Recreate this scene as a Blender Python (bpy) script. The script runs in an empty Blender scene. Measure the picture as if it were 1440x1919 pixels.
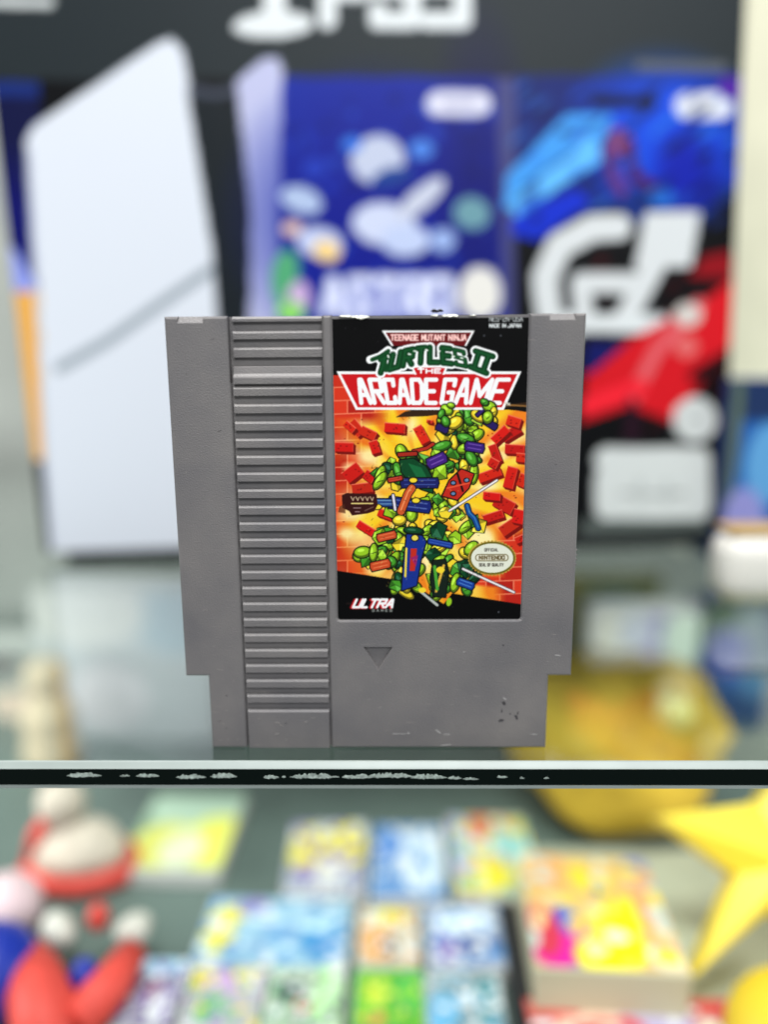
import bpy, bmesh, math, random
import numpy as np
from mathutils import Vector, Matrix

# ------------------------------------------------------------------ scene, camera, light
S = bpy.context.scene
COL = S.collection
random.seed(7)
CAM = np.array([.0056, -.2197, .1189]); PITCH, ROLL, YAW, FPX = .190, .0074, -.0148, 1400.0
cy_, sy_ = math.cos(YAW), math.sin(YAW); cp, sp = math.cos(PITCH), math.sin(PITCH); cr, sr = math.cos(ROLL), math.sin(ROLL)
FWD = np.array([cp*sy_, cp*cy_, -sp]); _up = np.array([sp*sy_, sp*cy_, cp]); _rt = np.array([cy_, -sy_, 0])
RT = cr*_rt - sr*_up; UP = sr*_rt + cr*_up
cd = bpy.data.cameras.new('camera'); cam = bpy.data.objects.new('camera', cd); COL.objects.link(cam); S.camera = cam
cam.matrix_world = Matrix(((RT[0], UP[0], -FWD[0], CAM[0]), (RT[1], UP[1], -FWD[1], CAM[1]), (RT[2], UP[2], -FWD[2], CAM[2]), (0, 0, 0, 1)))
cd.sensor_fit = 'VERTICAL'; cd.sensor_height = 36; cd.sensor_width = 27; cd.lens = FPX/1919*36
cd.clip_start = .01; cd.clip_end = 50
cd.dof.use_dof = True; cd.dof.focus_distance = .2235; cd.dof.aperture_fstop = 2.05

w = bpy.data.worlds.new('World'); S.world = w; w.use_nodes = True
bg = w.node_tree.nodes['Background']; bg.inputs[0].default_value = (.93, .97, 1, 1); bg.inputs[1].default_value = .35

def area(name, loc, target, sx, sy, power, col=(1, 1, 1)):
    l = bpy.data.lights.new(name, 'AREA'); l.shape = 'RECTANGLE'; l.size = sx; l.size_y = sy; l.energy = power; l.color = col
    o = bpy.data.objects.new(name, l); COL.objects.link(o); o.location = loc
    o.rotation_euler = (Vector(target)-Vector(loc)).to_track_quat('-Z', 'Y').to_euler(); return o
area('ceiling_lamp', (-.15, -.25, 1.5), (0, .05, 0), .9, .35, 36, (1, .99, .97))
area('ceiling_lamp', (.25, -1.5, 1.15), (0, .1, .1), 1.3, .5, 20, (.97, .99, 1))

area('case_fill', (-.56, .16, -.05), (-.05, .5, -.17), .4, .06, 2.0, (1, 1, 1)); area('case_fill', (.56, .16, -.05), (.05, .5, -.17), .4, .06, 1.6, (1, 1, 1))  # unseen fill lights added beside the case to brighten the goods inside
vs = S.view_settings; vs.view_transform = 'Standard'; vs.look = 'None'; vs.gamma = 1; vs.exposure = 0; vs.use_curve_mapping = False
S.render.engine = 'CYCLES'; S.cycles.use_denoising = True; S.cycles.max_bounces = 10; S.cycles.transparent_max_bounces = 16
S.cycles.caustics_reflective = False; S.cycles.caustics_refractive = False; S.cycles.sample_clamp_indirect = 4

# ------------------------------------------------------------------ helpers
def tag(o, label=None, cat=None, group=None, kind=None):
    if label: o['label'] = label
    if cat: o['category'] = cat
    if group: o['group'] = group
    if kind: o['kind'] = kind
    return o
def empty(name, loc=(0, 0, 0), rot=(0, 0, 0)):
    o = bpy.data.objects.new(name, None); o.empty_display_size = .02; COL.objects.link(o); o.location = loc; o.rotation_euler = rot; return o
def link(name, me, mat=None, parent=None, smooth=False):
    o = bpy.data.objects.new(name, me); COL.objects.link(o)
    if mat: me.materials.append(mat)
    if parent: o.parent = parent
    if smooth: me.polygons.foreach_set('use_smooth', [True]*len(me.polygons))
    return o
def from_bm(name, bm, mat=None, parent=None, smooth=False):
    bmesh.ops.recalc_face_normals(bm, faces=bm.faces)
    me = bpy.data.meshes.new(name); bm.to_mesh(me); bm.free(); return link(name, me, mat, parent, smooth)
def hit(px, py, n, p0):
    """where the line of sight through a measured point of the photograph meets a plane"""
    d = FWD*FPX + RT*(px-720) - UP*(py-959.5); n = np.array(n, float)
    return CAM + d*(n.dot(np.array(p0)-CAM)/n.dot(d))
def proj(P):
    d = P-CAM; z = d @ FWD
    return 720+FPX*(d @ RT)/z, 959.5-FPX*(d @ UP)/z
def F(px, py):
    h = hit(px, py, (0, 1, 0), (0, 0, 0)); return h[0], h[2]
def lin(c):
    c = np.asarray(c, float)/255; return np.where(c <= .04045, c/12.92, ((c+.055)/1.055)**2.4)
def L4(c): return (*[float(v) for v in lin(c)], 1)

def mat_plain(name, c, rough=.5, spec=.5, bump=0, bscale=800, var=0, vscale=40, metal=0, coat=0):
    m = bpy.data.materials.new(name); m.use_nodes = True; nt = m.node_tree; b = nt.nodes['Principled BSDF']
    b.inputs['Base Color'].default_value = L4(c); b.inputs['Roughness'].default_value = rough
    b.inputs['Specular IOR Level'].default_value = spec; b.inputs['Metallic'].default_value = metal; b.inputs['Coat Weight'].default_value = coat
    tc = nt.nodes.new('ShaderNodeTexCoord')
    if var:
        n = nt.nodes.new('ShaderNodeTexNoise'); n.inputs['Scale'].default_value = vscale; n.inputs['Detail'].default_value = 5
        nt.links.new(tc.outputs['Object'], n.inputs['Vector'])
        r = nt.nodes.new('ShaderNodeMapRange'); r.inputs[1].default_value = .3; r.inputs[2].default_value = .7
        r.inputs[3].default_value = 1-var; r.inputs[4].default_value = 1+var
        nt.links.new(n.outputs['Fac'], r.inputs[0])
        mx = nt.nodes.new('ShaderNodeVectorMath'); mx.operation = 'SCALE'; mx.inputs[0].default_value = L4(c)[:3]
        nt.links.new(r.outputs[0], mx.inputs['Scale']); nt.links.new(mx.outputs[0], b.inputs['Base Color'])
    if bump:
        n = nt.nodes.new('ShaderNodeTexNoise'); n.inputs['Scale'].default_value = bscale; n.inputs['Detail'].default_value = 3
        nt.links.new(tc.outputs['Object'], n.inputs['Vector'])
        bp = nt.nodes.new('ShaderNodeBump'); bp.inputs['Strength'].default_value = bump; bp.inputs['Distance'].default_value = .0003
        nt.links.new(n.outputs['Fac'], bp.inputs['Height']); nt.links.new(bp.outputs[0], b.inputs['Normal'])
    return m
def mat_print(name, rough=.35, coat=0):
    m = bpy.data.materials.new(name); m.use_nodes = True; nt = m.node_tree; b = nt.nodes['Principled BSDF']
    a = nt.nodes.new('ShaderNodeAttribute'); a.attribute_name = 'ink'
    nt.links.new(a.outputs['Color'], b.inputs['Base Color']); b.inputs['Roughness'].default_value = rough
    b.inputs['Specular IOR Level'].default_value = .12
    return m
PRINT = mat_print('printed_card', .38); LABELM = mat_print('printed_label', .42)

# ---- a small drawing surface for printed artwork (ink colours only)
class Ink:
    def __init__(s, x0, y0, x1, y1, res, base=(0, 0, 0)):
        s.x0, s.y0, s.res = x0, y0, res
        s.w, s.h = int((x1-x0)*res), int((y1-y0)*res)
        s.a = np.empty((s.h, s.w, 3)); s.a[:] = base
        s.X = x0+(np.arange(s.w)+.5)/res; s.Y = y0+(np.arange(s.h)+.5)/res
    def _box(s, ax, ay, bx, by):
        i0 = max(0, int((ax-s.x0)*s.res)-1); i1 = min(s.w, int((bx-s.x0)*s.res)+2)
        j0 = max(0, int((ay-s.y0)*s.res)-1); j1 = min(s.h, int((by-s.y0)*s.res)+2)
        return i0, i1, j0, j1
    def _put(s, b, m, c, al=1):
        i0, i1, j0, j1 = b; v = s.a[j0:j1, i0:i1]; m = (m*al)[..., None]; v[:] = v*(1-m)+np.array(c, float)*m
    def poly(s, pts, c, al=1):
        P = np.array(pts, float); b = s._box(*P.min(0), *P.max(0))
        if b[1] <= b[0] or b[3] <= b[2]: return
        X, Y = np.meshgrid(s.X[b[0]:b[1]], s.Y[b[2]:b[3]]); ins = np.zeros(X.shape, bool)
        for (xa, ya), (xb, yb) in zip(P, np.roll(P, -1, 0)):
            if ya == yb: continue
            ins ^= ((ya > Y) != (yb > Y)) & (X < (xb-xa)*(Y-ya)/(yb-ya)+xa)
        s._put(b, ins.astype(float), c, al)
    def line(s, pts, wd, c, closed=False, al=1, cap=True):
        pts = list(pts)+([pts[0]] if closed else []); P = np.array(pts, float); r = wd/2
        b = s._box(*(P.min(0)-r), *(P.max(0)+r))
        if b[1] <= b[0] or b[3] <= b[2]: return
        X, Y = np.meshgrid(s.X[b[0]:b[1]], s.Y[b[2]:b[3]]); D = np.full(X.shape, 1e9)
        for p, q in zip(P[:-1], P[1:]):
            d = q-p; t = np.clip(((X-p[0])*d[0]+(Y-p[1])*d[1])/max(d.dot(d), 1e-9), 0, 1)
            D = np.minimum(D, np.hypot(X-p[0]-t*d[0], Y-p[1]-t*d[1]))
        s._put(b, np.clip((r-D)*s.res+.5, 0, 1), c, al)
    def ell(s, cx, cy, rx, ry, c, rot=0, al=1, soft=0):
        R = max(rx, ry)*(1+soft); b = s._box(cx-R, cy-R, cx+R, cy+R)
        if b[1] <= b[0] or b[3] <= b[2]: return
        X, Y = np.meshgrid(s.X[b[0]:b[1]]-cx, s.Y[b[2]:b[3]]-cy); k, q = math.cos(rot), math.sin(rot)
        d = np.hypot((X*k+Y*q)/rx, (-X*q+Y*k)/ry)
        m = np.clip((1+soft-d)/(2*soft), 0, 1) if soft else (d < 1).astype(float)
        s._put(b, m, c, al)
    def outlined(s, pts, c, wd=1.6, oc=(12, 14, 10)):
        s.poly(pts, c); s.line(pts, wd, oc, True)
    def sample(s, px, py):
        fx = np.clip((px-s.x0)*s.res-.5, 0, s.w-1.001); fy = np.clip((py-s.y0)*s.res-.5, 0, s.h-1.001)
        i, j = fx.astype(int), fy.astype(int); u, v = (fx-i)[..., None], (fy-j)[..., None]
        A = s.a; return A[j, i]*(1-u)*(1-v)+A[j, i+1]*u*(1-v)+A[j+1, i]*(1-u)*v+A[j+1, i+1]*u*v
    def shrink(s, k):
        h, w_ = s.h//k*k, s.w//k*k; s.a = s.a[:h, :w_].reshape(h//k, k, w_//k, k, 3).mean((1, 3)); s.h, s.w = s.a.shape[:2]; s.res /= k
GL = {'A': [[(0, 1), (.42, 0), (.58, 0), (1, 1)], [(.2, .66), (.8, .66)]], 'B': [[(0, 0), (0, 1), (.8, 1), (1, .8), (1, .6), (.8, .5), (0, .5)], [(.8, .5), (.95, .35), (.95, .15), (.8, 0), (0, 0)]],
 'C': [[(1, .25), (1, 0), (0, 0), (0, 1), (1, 1), (1, .75)]], 'D': [[(0, 0), (0, 1), (.75, 1), (1, .8), (1, .2), (.75, 0), (0, 0)]],
 'E': [[(1, 0), (0, 0), (0, 1), (1, 1)], [(0, .5), (.8, .5)]], 'F': [[(1, 0), (0, 0), (0, 1)], [(0, .5), (.8, .5)]],
 'G': [[(1, .25), (1, 0), (0, 0), (0, 1), (1, 1), (1, .55), (.55, .55)]], 'H': [[(0, 0), (0, 1)], [(1, 0), (1, 1)], [(0, .5), (1, .5)]],
 'I': [[(.5, 0), (.5, 1)]], 'J': [[(1, 0), (1, 1), (0, 1), (0, .7)]], 'L': [[(0, 0), (0, 1), (1, 1)]],
 'M': [[(0, 1), (0, 0), (.5, .7), (1, 0), (1, 1)]], 'N': [[(0, 1), (0, 0), (1, 1), (1, 0)]], 'O': [[(0, 0), (1, 0), (1, 1), (0, 1), (0, 0)]],
 'P': [[(0, 1), (0, 0), (1, 0), (1, .55), (0, .55)]], 'Q': [[(0, 0), (1, 0), (1, 1), (0, 1), (0, 0)], [(.6, .7), (1.1, 1.1)]], 'R': [[(0, 1), (0, 0), (1, 0), (1, .5), (0, .5)], [(.45, .5), (1, 1)]],
 'S': [[(1, .15), (1, 0), (0, 0), (0, .48), (1, .52), (1, 1), (0, 1), (0, .85)]], 'T': [[(0, 0), (1, 0)], [(.5, 0), (.5, 1)]],
 'U': [[(0, 0), (0, 1), (1, 1), (1, 0)]], 'Y': [[(0, 0), (.5, .5), (1, 0)], [(.5, .5), (.5, 1)]], 'Z': [[(0, 0), (1, 0), (0, 1), (1, 1)]], '2': [[(0, 0), (1, 0), (1, .5), (0, .5), (0, 1), (1, 1)]],
 '5': [[(1, 0), (0, 0), (0, .45), (1, .45), (1, 1), (0, 1)]], '-': [[(.1, .5), (.9, .5)]], ' ': []}
def write(ink, txt, x0, y0, x1, y1, th, c, gap=.35, slant=0, warp=None, widths=None):
    ws = [(widths or {}).get(ch, .45 if ch == ' ' else .35 if ch == 'I' else 1) for ch in txt]
    tot = sum(ws)+gap*(len(txt)-1); k = (x1-x0)/tot; x = x0
    for ch, wd in zip(txt, ws):
        tk = th*.7 if (ch == 'S' and th > 9 and y1-y0 < 40) else th
        for st in GL.get(ch, []):
            pts = []
            for a, b in zip(st[:-1], st[1:]):
                for t in (0, .25, .5, .75): pts.append((a[0]+(b[0]-a[0])*t, a[1]+(b[1]-a[1])*t))
            pts.append(st[-1])
            q = [(x+u*wd*k+slant*(1-v), y0+v*(y1-y0)) for u, v in pts]
            if warp: q = [warp(*p) for p in q]
            ink.line(q, tk, c)
        x += (wd+gap)*k

def ink_grid(name, corner, ux, uz, nu, nv, ink, parent, mat, thick=None, xf=None, mask=None):
    """a printed sheet: grid of small faces, each vertex carrying the ink colour printed there (corner = lower left)"""
    u = np.linspace(0, 1, nu+1); v = np.linspace(0, 1, nv+1); U, V = np.meshgrid(u, v)
    P = np.array(corner)+U[..., None]*np.array(ux)+V[..., None]*np.array(uz)
    W = P.reshape(-1, 3) if xf is None else np.c_[P.reshape(-1, 3), np.ones(P.size//3)] @ np.array(xf).T[:, :3]
    if callable(ink): c = ink(U.ravel(), V.ravel())
    else: px, py = proj(W); c = ink.sample(px, py)
    idx = np.arange((nu+1)*(nv+1)).reshape(nv+1, nu+1)
    Q = np.stack([idx[:-1, :-1], idx[:-1, 1:], idx[1:, 1:], idx[1:, :-1]], -1).reshape(-1, 4)
    if mask is not None: Q = Q[mask(P[:-1, :-1].reshape(-1, 3)+(np.array(ux)/nu+np.array(uz)/nv)/2)]
    me = bpy.data.meshes.new(name); me.vertices.add(P.size//3); me.vertices.foreach_set('co', P.ravel())
    me.loops.add(Q.size); me.loops.foreach_set('vertex_index', Q.ravel()); me.polygons.add(len(Q))
    me.polygons.foreach_set('loop_start', np.arange(0, Q.size, 4)); me.polygons.foreach_set('loop_total', np.full(len(Q), 4))
    me.update(); me.validate()
    at = me.color_attributes.new('ink', 'FLOAT_COLOR', 'POINT')
    at.data.foreach_set('color', np.c_[lin(c), np.ones(len(c))].astype(np.float32).ravel())
    return link(name, me, mat, parent)

def add_box(bm, x0, x1, y0, y1, z0, z1, bev=0, seg=2):
    r = bmesh.ops.create_cube(bm, size=1); vv = r['verts']
    for v in vv: v.co = Vector((x0+(v.co.x+.5)*(x1-x0), y0+(v.co.y+.5)*(y1-y0), z0+(v.co.z+.5)*(z1-z0)))
    if bev: bmesh.ops.bevel(bm, geom=list({e for v in vv for e in v.link_edges}), offset=bev, segments=seg, affect='EDGES', profile=.5)
def add_prism(bm, pts, y0, y1, bev=0, seg=2):
    """pts in x,z; front at y0 (towards the viewer) gets a small rounded edge"""
    a = [bm.verts.new((x, y0, z)) for x, z in pts]; b = [bm.verts.new((x, y1, z)) for x, z in pts]; n = len(pts)
    f = bm.faces.new(a); bm.faces.new(b[::-1])
    for i in range(n): bm.faces.new((a[i], b[i], b[(i+1) % n], a[(i+1) % n]))
    bmesh.ops.recalc_face_normals(bm, faces=bm.faces)
    if bev: bmesh.ops.bevel(bm, geom=list(f.edges), offset=bev, segments=seg, affect='EDGES', profile=.5)
def add_ball(bm, c, r, rot=None, seg=24):
    M = Matrix.Translation(c) @ (rot.to_matrix().to_4x4() if rot else Matrix()) @ Matrix.Diagonal((*r, 1))
    bmesh.ops.create_uvsphere(bm, u_segments=seg, v_segments=seg*2//3, radius=1, matrix=M)
def add_tube(bm, pts, rad, n=12):
    pts = [Vector(p) for p in pts]; rings = []
    for i, p in enumerate(pts):
        t = (pts[min(i+1, len(pts)-1)]-pts[max(i-1, 0)]).normalized(); s = t.orthogonal().normalized()
        if i and rings: pass
        u = t.cross(Vector((.13, .4, .9))).normalized(); v = t.cross(u); r = rad[i] if hasattr(rad, '__len__') else rad
        rings.append([bm.verts.new(p+(u*math.cos(k*2*math.pi/n)+v*math.sin(k*2*math.pi/n))*r) for k in range(n)])
    for a, b in zip(rings[:-1], rings[1:]):
        for k in range(n): bm.faces.new((a[k], a[(k+1) % n], b[(k+1) % n], b[k]))
    bm.faces.new(rings[0][::-1]); bm.faces.new(rings[-1])

# ------------------------------------------------------------------ the setting: case floor and back wall
bm = bmesh.new(); add_box(bm, -.9, .9, -.15, .8, -.24, -.22)
tag(from_bm('floor', bm, mat_plain('case_floor', (92, 108, 102), .5, .4, var=.2, vscale=9)), kind='structure')
bm = bmesh.new(); add_box(bm, -.9, .9, .8, .83, -.24, 1.1)
tag(from_bm('wall', bm, mat_plain('back_wall', (170, 174, 168), .6, .3, var=.15, vscale=5)), kind='structure')

# ------------------------------------------------------------------ glass shelf
gm = bpy.data.materials.new('shelf_glass'); gm.use_nodes = True; nt = gm.node_tree; nt.nodes.remove(nt.nodes['Principled BSDF'])
tr = nt.nodes.new('ShaderNodeBsdfTransparent'); tr.inputs[0].default_value = (.93, .97, .955, 1)
gl = nt.nodes.new('ShaderNodeBsdfGlossy'); gl.inputs['Roughness'].default_value = .03
fr0 = nt.nodes.new('ShaderNodeFresnel'); fr0.inputs[0].default_value = 1.5; ge = nt.nodes.new('ShaderNodeNewGeometry')
fr = nt.nodes.new('ShaderNodeMath'); fr.operation = 'MULTIPLY'; inv = nt.nodes.new('ShaderNodeMath'); inv.operation = 'SUBTRACT'; inv.inputs[0].default_value = 1; dbl = nt.nodes.new('ShaderNodeMath'); dbl.operation = 'MULTIPLY'; dbl.inputs[1].default_value = 1.7; dbl.use_clamp = True
nt.links.new(ge.outputs['Backfacing'], inv.inputs[1]); nt.links.new(fr0.outputs[0], dbl.inputs[0]); nt.links.new(dbl.outputs[0], fr.inputs[0]); nt.links.new(inv.outputs[0], fr.inputs[1])
mx = nt.nodes.new('ShaderNodeMixShader'); nt.links.new(fr.outputs[0], mx.inputs[0]); nt.links.new(tr.outputs[0], mx.inputs[1]); nt.links.new(gl.outputs[0], mx.inputs[2])
nt.links.new(mx.outputs[0], nt.nodes['Material Output'].inputs[0])
T = .0086; CH = .0018;  YF = -.0096; YC = YF+CH
sh = tag(empty('glass_shelf', (0, YF, -T)), 'thick clear glass shelf with chipped dark green front edge under the grey cartridge', 'shelf')
def child(o, par):
    o.parent = par; o.matrix_parent_inverse = Matrix.Translation(-Vector(par.location)); return o
bm = bmesh.new(); add_box(bm, -.6, .6, YC, .8, -T, 0)
o = child(from_bm('glass_pane', bm, gm), sh)
frost = mat_plain('ground_bevel', (150, 160, 156), .3, .6, var=.06, vscale=60)
dark = mat_plain('dark_edge', (3, 13, 10), .15, .12)
def strip(name, pts, m):
    b = bmesh.new(); n = 240; rows = [[b.verts.new((-.6+1.2*i/n, y+random.uniform(-.00003, .00003)*(k in (0, len(pts)-1)), z)) for i in range(n+1)] for k, (y, z) in enumerate(pts)]
    for ra, rb in zip(rows[:-1], rows[1:]):
        for i in range(n): b.faces.new((ra[i], ra[i+1], rb[i+1], rb[i]))
    return child(from_bm(name, b, m), sh)
strip('top_bevel', [(YC-.0001, .0001), (YC-.0006, -.0001), (YF+.0004, -CH+.0005), (YF, -CH), (YC-.0001, -CH)], frost)
strip('edge_face', [(YF, -CH), (YF, -T+.0014), (YC-.0001, -T+.0015)], dark)
strip('bottom_bevel', [(YF, -T+.0014), (YF+.00015, -T+.0002), (YF+.0006, -T+.0001), (YC, -T+.0001)], frost)
chipm = mat_plain('chipped_glass', (158, 170, 163), .6, .5, bump=1, bscale=1500, var=.35, vscale=900)
def chip(xa, xb, ya, yb, k):
    b = bmesh.new(); rnd = random.Random(k); n = max(5, int((xb-xa)/3)); up = []; dn = []
    for i in range(n+1):
        t = i/n; px = xa+(xb-xa)*t; e = min(1, 5*t+.1, 3*(1-t)+.1)
        mid = yb-(yb-ya)*.3; 
        a = hit(px, mid-(mid-ya)*e*rnd.uniform(.35, 1), (0, 1, 0), (0, YF-.00006, 0)); d = hit(px, mid+(yb-mid)*e*rnd.uniform(.3, 1), (0, 1, 0), (0, YF-.00006, 0))
        up.append(b.verts.new((a[0], a[1]+rnd.uniform(-.0001, 0), a[2]))); dn.append(b.verts.new((d[0], d[1], min(d[2], a[2]-.00005))))
    for i in range(n): b.faces.new((up[i], up[i+1], dn[i+1], dn[i]))
    ex = bmesh.ops.extrude_face_region(b, geom=b.faces[:]); 
    for v in ex['geom']:
        if isinstance(v, bmesh.types.BMVert): v.co.y = YF+.0002
    return child(from_bm('chip', b, chipm), sh)
for k, c in enumerate([(125, 190, 1447, 1457), (224, 243, 1451, 1456), (255, 298, 1449, 1457), (330, 386, 1450, 1460), (394, 444, 1448, 1459), (494, 523, 1451, 1460), (528, 536, 1453, 1458),
        (543, 636, 1448, 1460), (641, 700, 1450, 1460), (690, 775, 1447, 1459), (770, 838, 1450, 1461), (840, 866, 1453, 1461), (868, 898, 1456, 1462), (932, 952, 1452, 1459), (975, 984, 1456, 1460), (1020, 1030, 1456, 1460)]): chip(*c, k)

# ------------------------------------------------------------------ game cartridge
W2, H, NW, NH, TH = .0604, .1339, .0533, .0244, .0165
def grey_plastic():
    m = bpy.data.materials.new('grey_plastic'); m.use_nodes = True; nt = m.node_tree; b = nt.nodes['Principled BSDF']
    tc = nt.nodes.new('ShaderNodeTexCoord'); N = lambda sc, det: (lambda n: (setattr(n.inputs['Scale'], 'default_value', sc), setattr(n.inputs['Detail'], 'default_value', det), nt.links.new(tc.outputs['Object'], n.inputs['Vector']), n)[3])(nt.nodes.new('ShaderNodeTexNoise'))
    big, fine = N(38, 6), N(2300, 2)
    cr_ = nt.nodes.new('ShaderNodeValToRGB'); e = cr_.color_ramp.elements
    e[0].position = .34; e[0].color = L4((104, 102, 104)); e[1].position = .72; e[1].color = L4((124, 120, 118))
    nt.links.new(big.outputs['Fac'], cr_.inputs[0])
    # light scuffs stretched sideways
    mp = nt.nodes.new('ShaderNodeMapping'); mp.inputs['Scale'].default_value = (90, 90, 900); nt.links.new(tc.outputs['Object'], mp.inputs[0])
    sc = nt.nodes.new('ShaderNodeTexNoise'); sc.inputs['Scale'].default_value = 1.6; sc.inputs['Detail'].default_value = 4; nt.links.new(mp.outputs[0], sc.inputs['Vector'])
    rr = nt.nodes.new('ShaderNodeMapRange'); rr.inputs[1].default_value = .66; rr.inputs[2].default_value = .8; rr.inputs[4].default_value = .4; nt.links.new(sc.outputs['Fac'], rr.inputs[0])
    mx = nt.nodes.new('ShaderNodeMix'); mx.data_type = 'RGBA'; nt.links.new(rr.outputs[0], mx.inputs[0]); nt.links.new(cr_.outputs[0], mx.inputs[6]); mx.inputs[7].default_value = L4((165, 158, 150))
    nt.links.new(mx.outputs[2], b.inputs['Base Color']); b.inputs['Roughness'].default_value = .46; b.inputs['Specular IOR Level'].default_value = .45
    bp = nt.nodes.new('ShaderNodeBump'); bp.inputs['Strength'].default_value = .8; bp.inputs['Distance'].default_value = .00014
    nt.links.new(fine.outputs['Fac'], bp.inputs['Height']); nt.links.new(bp.outputs[0], b.inputs['Normal'])
    return m
GP = grey_plastic()
cart = tag(empty('game_cartridge', (0, 0, 0)), 'worn grey plastic game cartridge with ribbed strip and colourful label, upright on the glass shelf', 'game cartridge')
xa0 = F(447, 990)[0]; xb0 = F(611, 990)[0]; lx0 = F(629.5, 1000)[0]; lx1 = F(982, 1000)[0]; lz0 = F(800, 1162)[1]
D = .0034; g = .0003; DR = .0016
outline = [(-W2, H), (-W2, NH), (-NW, NH), (-NW, 0), (NW, 0), (NW, NH), (W2, NH), (W2, H)]
bm = bmesh.new(); add_prism(bm, outline, D, .0083); add_box(bm, xa0-.0006, xb0+.0006, DR, D, .0002, H-.0003)
add_prism(bm, [(-W2, H), (-W2, NH), (-NW, NH), (-NW, 0), (xa0-g, 0), (xa0-g, H)], 0, D, .0007)
cr0 = .0008
lab_low = [(lx1, H), (lx1, lz0+cr0), (lx1-.3*cr0, lz0+.3*cr0), (lx1-cr0, lz0), (lx0+cr0, lz0), (lx0+.3*cr0, lz0+.3*cr0), (lx0, lz0+cr0), (lx0, H)]
add_prism(bm, [(xb0+g, H), (xb0+g, 0), (NW, 0), (NW, NH), (W2, NH), (W2, H)]+lab_low, 0, D, .00065)
add_box(bm, lx0-.0001, lx1+.0001, .00055, D-.00002, lz0+.00005, H-.0003)      # floor of the label recess
def rr_z(py): return F(530, py)[1]
for k in range(4):   # moulded grip marks on the right side
    z = F(1075, 1032+k*9)[1]; add_box(bm, W2-.0002, W2+.0004, .0006, .0035, z-.0003, z+.0003, .0001, 1)
shell = from_bm('front_shell', bm, GP, cart)
# cutters: triangle mark, two slots in the top edge
def cut(ob, cutter_bm):
    bmesh.ops.recalc_face_normals(cutter_bm, faces=cutter_bm.faces)
    me = bpy.data.meshes.new('cutter'); cutter_bm.to_mesh(me); cutter_bm.free(); co = bpy.data.objects.new('cutter', me); COL.objects.link(co)
    md = ob.modifiers.new('b', 'BOOLEAN'); md.operation = 'DIFFERENCE'; md.solver = 'EXACT'; md.use_self = True; md.object = co
    bpy.context.view_layer.update(); new = bpy.data.meshes.new_from_object(ob.evaluated_get(bpy.context.evaluated_depsgraph_get()))
    ob.modifiers.clear(); ob.data = new; bpy.data.objects.remove(co)
b = bmesh.new()
tri = [F(678.5, 1211), F(709.5, 1261), F(739, 1211)]
va = [b.verts.new((x, -.001, z)) for x, z in tri]; c0 = Vector((sum(p[0] for p in tri)/3, .0012, sum(p[1] for p in tri)/3))
vb = [b.verts.new((Vector((x, .0012, z))).lerp(c0, .2)) for x, z in tri]
b.faces.new(va); b.faces.new(vb[::-1])
for i in range(3): b.faces.new((va[i], va[(i+1) % 3], vb[(i+1) % 3], vb[i]))
cut(shell, b)
for (p0, p1) in ((330, 381), (1029, 1081)):
    b = bmesh.new()
    A = F(p0+4, 592)[0]; B = F(p1-4, 592)[0]; A2 = F(p0, 603)[0]; B2 = F(p1, 603)[0]; zb = F(350, 605)[1]-.0005; zt = H+.004
    f = [b.verts.new(v) for v in ((A2, -.001, zb-.0012), (B2, -.001, zb-.0012), (B, .0017, zb+.0032), (A, .0017, zb+.0032))]
    t = [b.verts.new(v) for v in ((A2+.0003, -.001, zt), (B2-.0003, -.001, zt), (B, .0017, zt), (A, .0017, zt))]
    b.faces.new(f[::-1]); b.faces.new(t)
    for i in range(4): b.faces.new((f[i], f[(i+1) % 4], t[(i+1) % 4], t[i]))
    cut(shell, b)
# nibbled lower right corner wear is a tiny wedge
bm = bmesh.new(); add_prism(bm, [(x, z) for x, z in outline], .0084, TH); bk = from_bm('back_shell', bm, GP, cart)
bk.data.materials.clear(); bk.data.materials.append(GP)
# ribbed grip: the upper three ribs sit in a deeper pocket
bm = bmesh.new(); xl, xr = xa0+g, xb0-g
def rib(zt, zb, y0, y1, xl=xl, xr=xr):
    c = .0007; h = .0001
    prof = [(y0+c*.9, zt), (y0+.00012, zt-c*.75), (y0, zt-c), (y0, zb+h), (y0+h, zb), (y1, zb), (y1, zt)]
    a = [bm.verts.new((xl, y, z)) for y, z in prof]; d = [bm.verts.new((xr, y, z)) for y, z in prof]
    bm.faces.new(a); bm.faces.new(d[::-1])
    for i in range(len(prof)): bm.faces.new((a[i], d[i], d[(i+1) % len(prof)], a[(i+1) % len(prof)]))
z0, z1 = rr_z(724), rr_z(1302.5); pitch = (z0-z1)/19; hgt = pitch*.54
for k in range(20): rib(z0-k*pitch, z0-k*pitch-hgt, .0001, DR)
rib(rr_z(1331), 0, .00005, DR)
zs = rr_z(704)
bmesh.ops.recalc_face_normals(bm, faces=bm.faces)
grip = from_bm('ribbed_grip', bm, GP, cart)
# pocket: cut the shell deeper, then three ribs inside
b = bmesh.new(); add_box(b, xl-g-.0006, xr+g, -.001, .0032, rr_z(717.5), H+.001)
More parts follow.
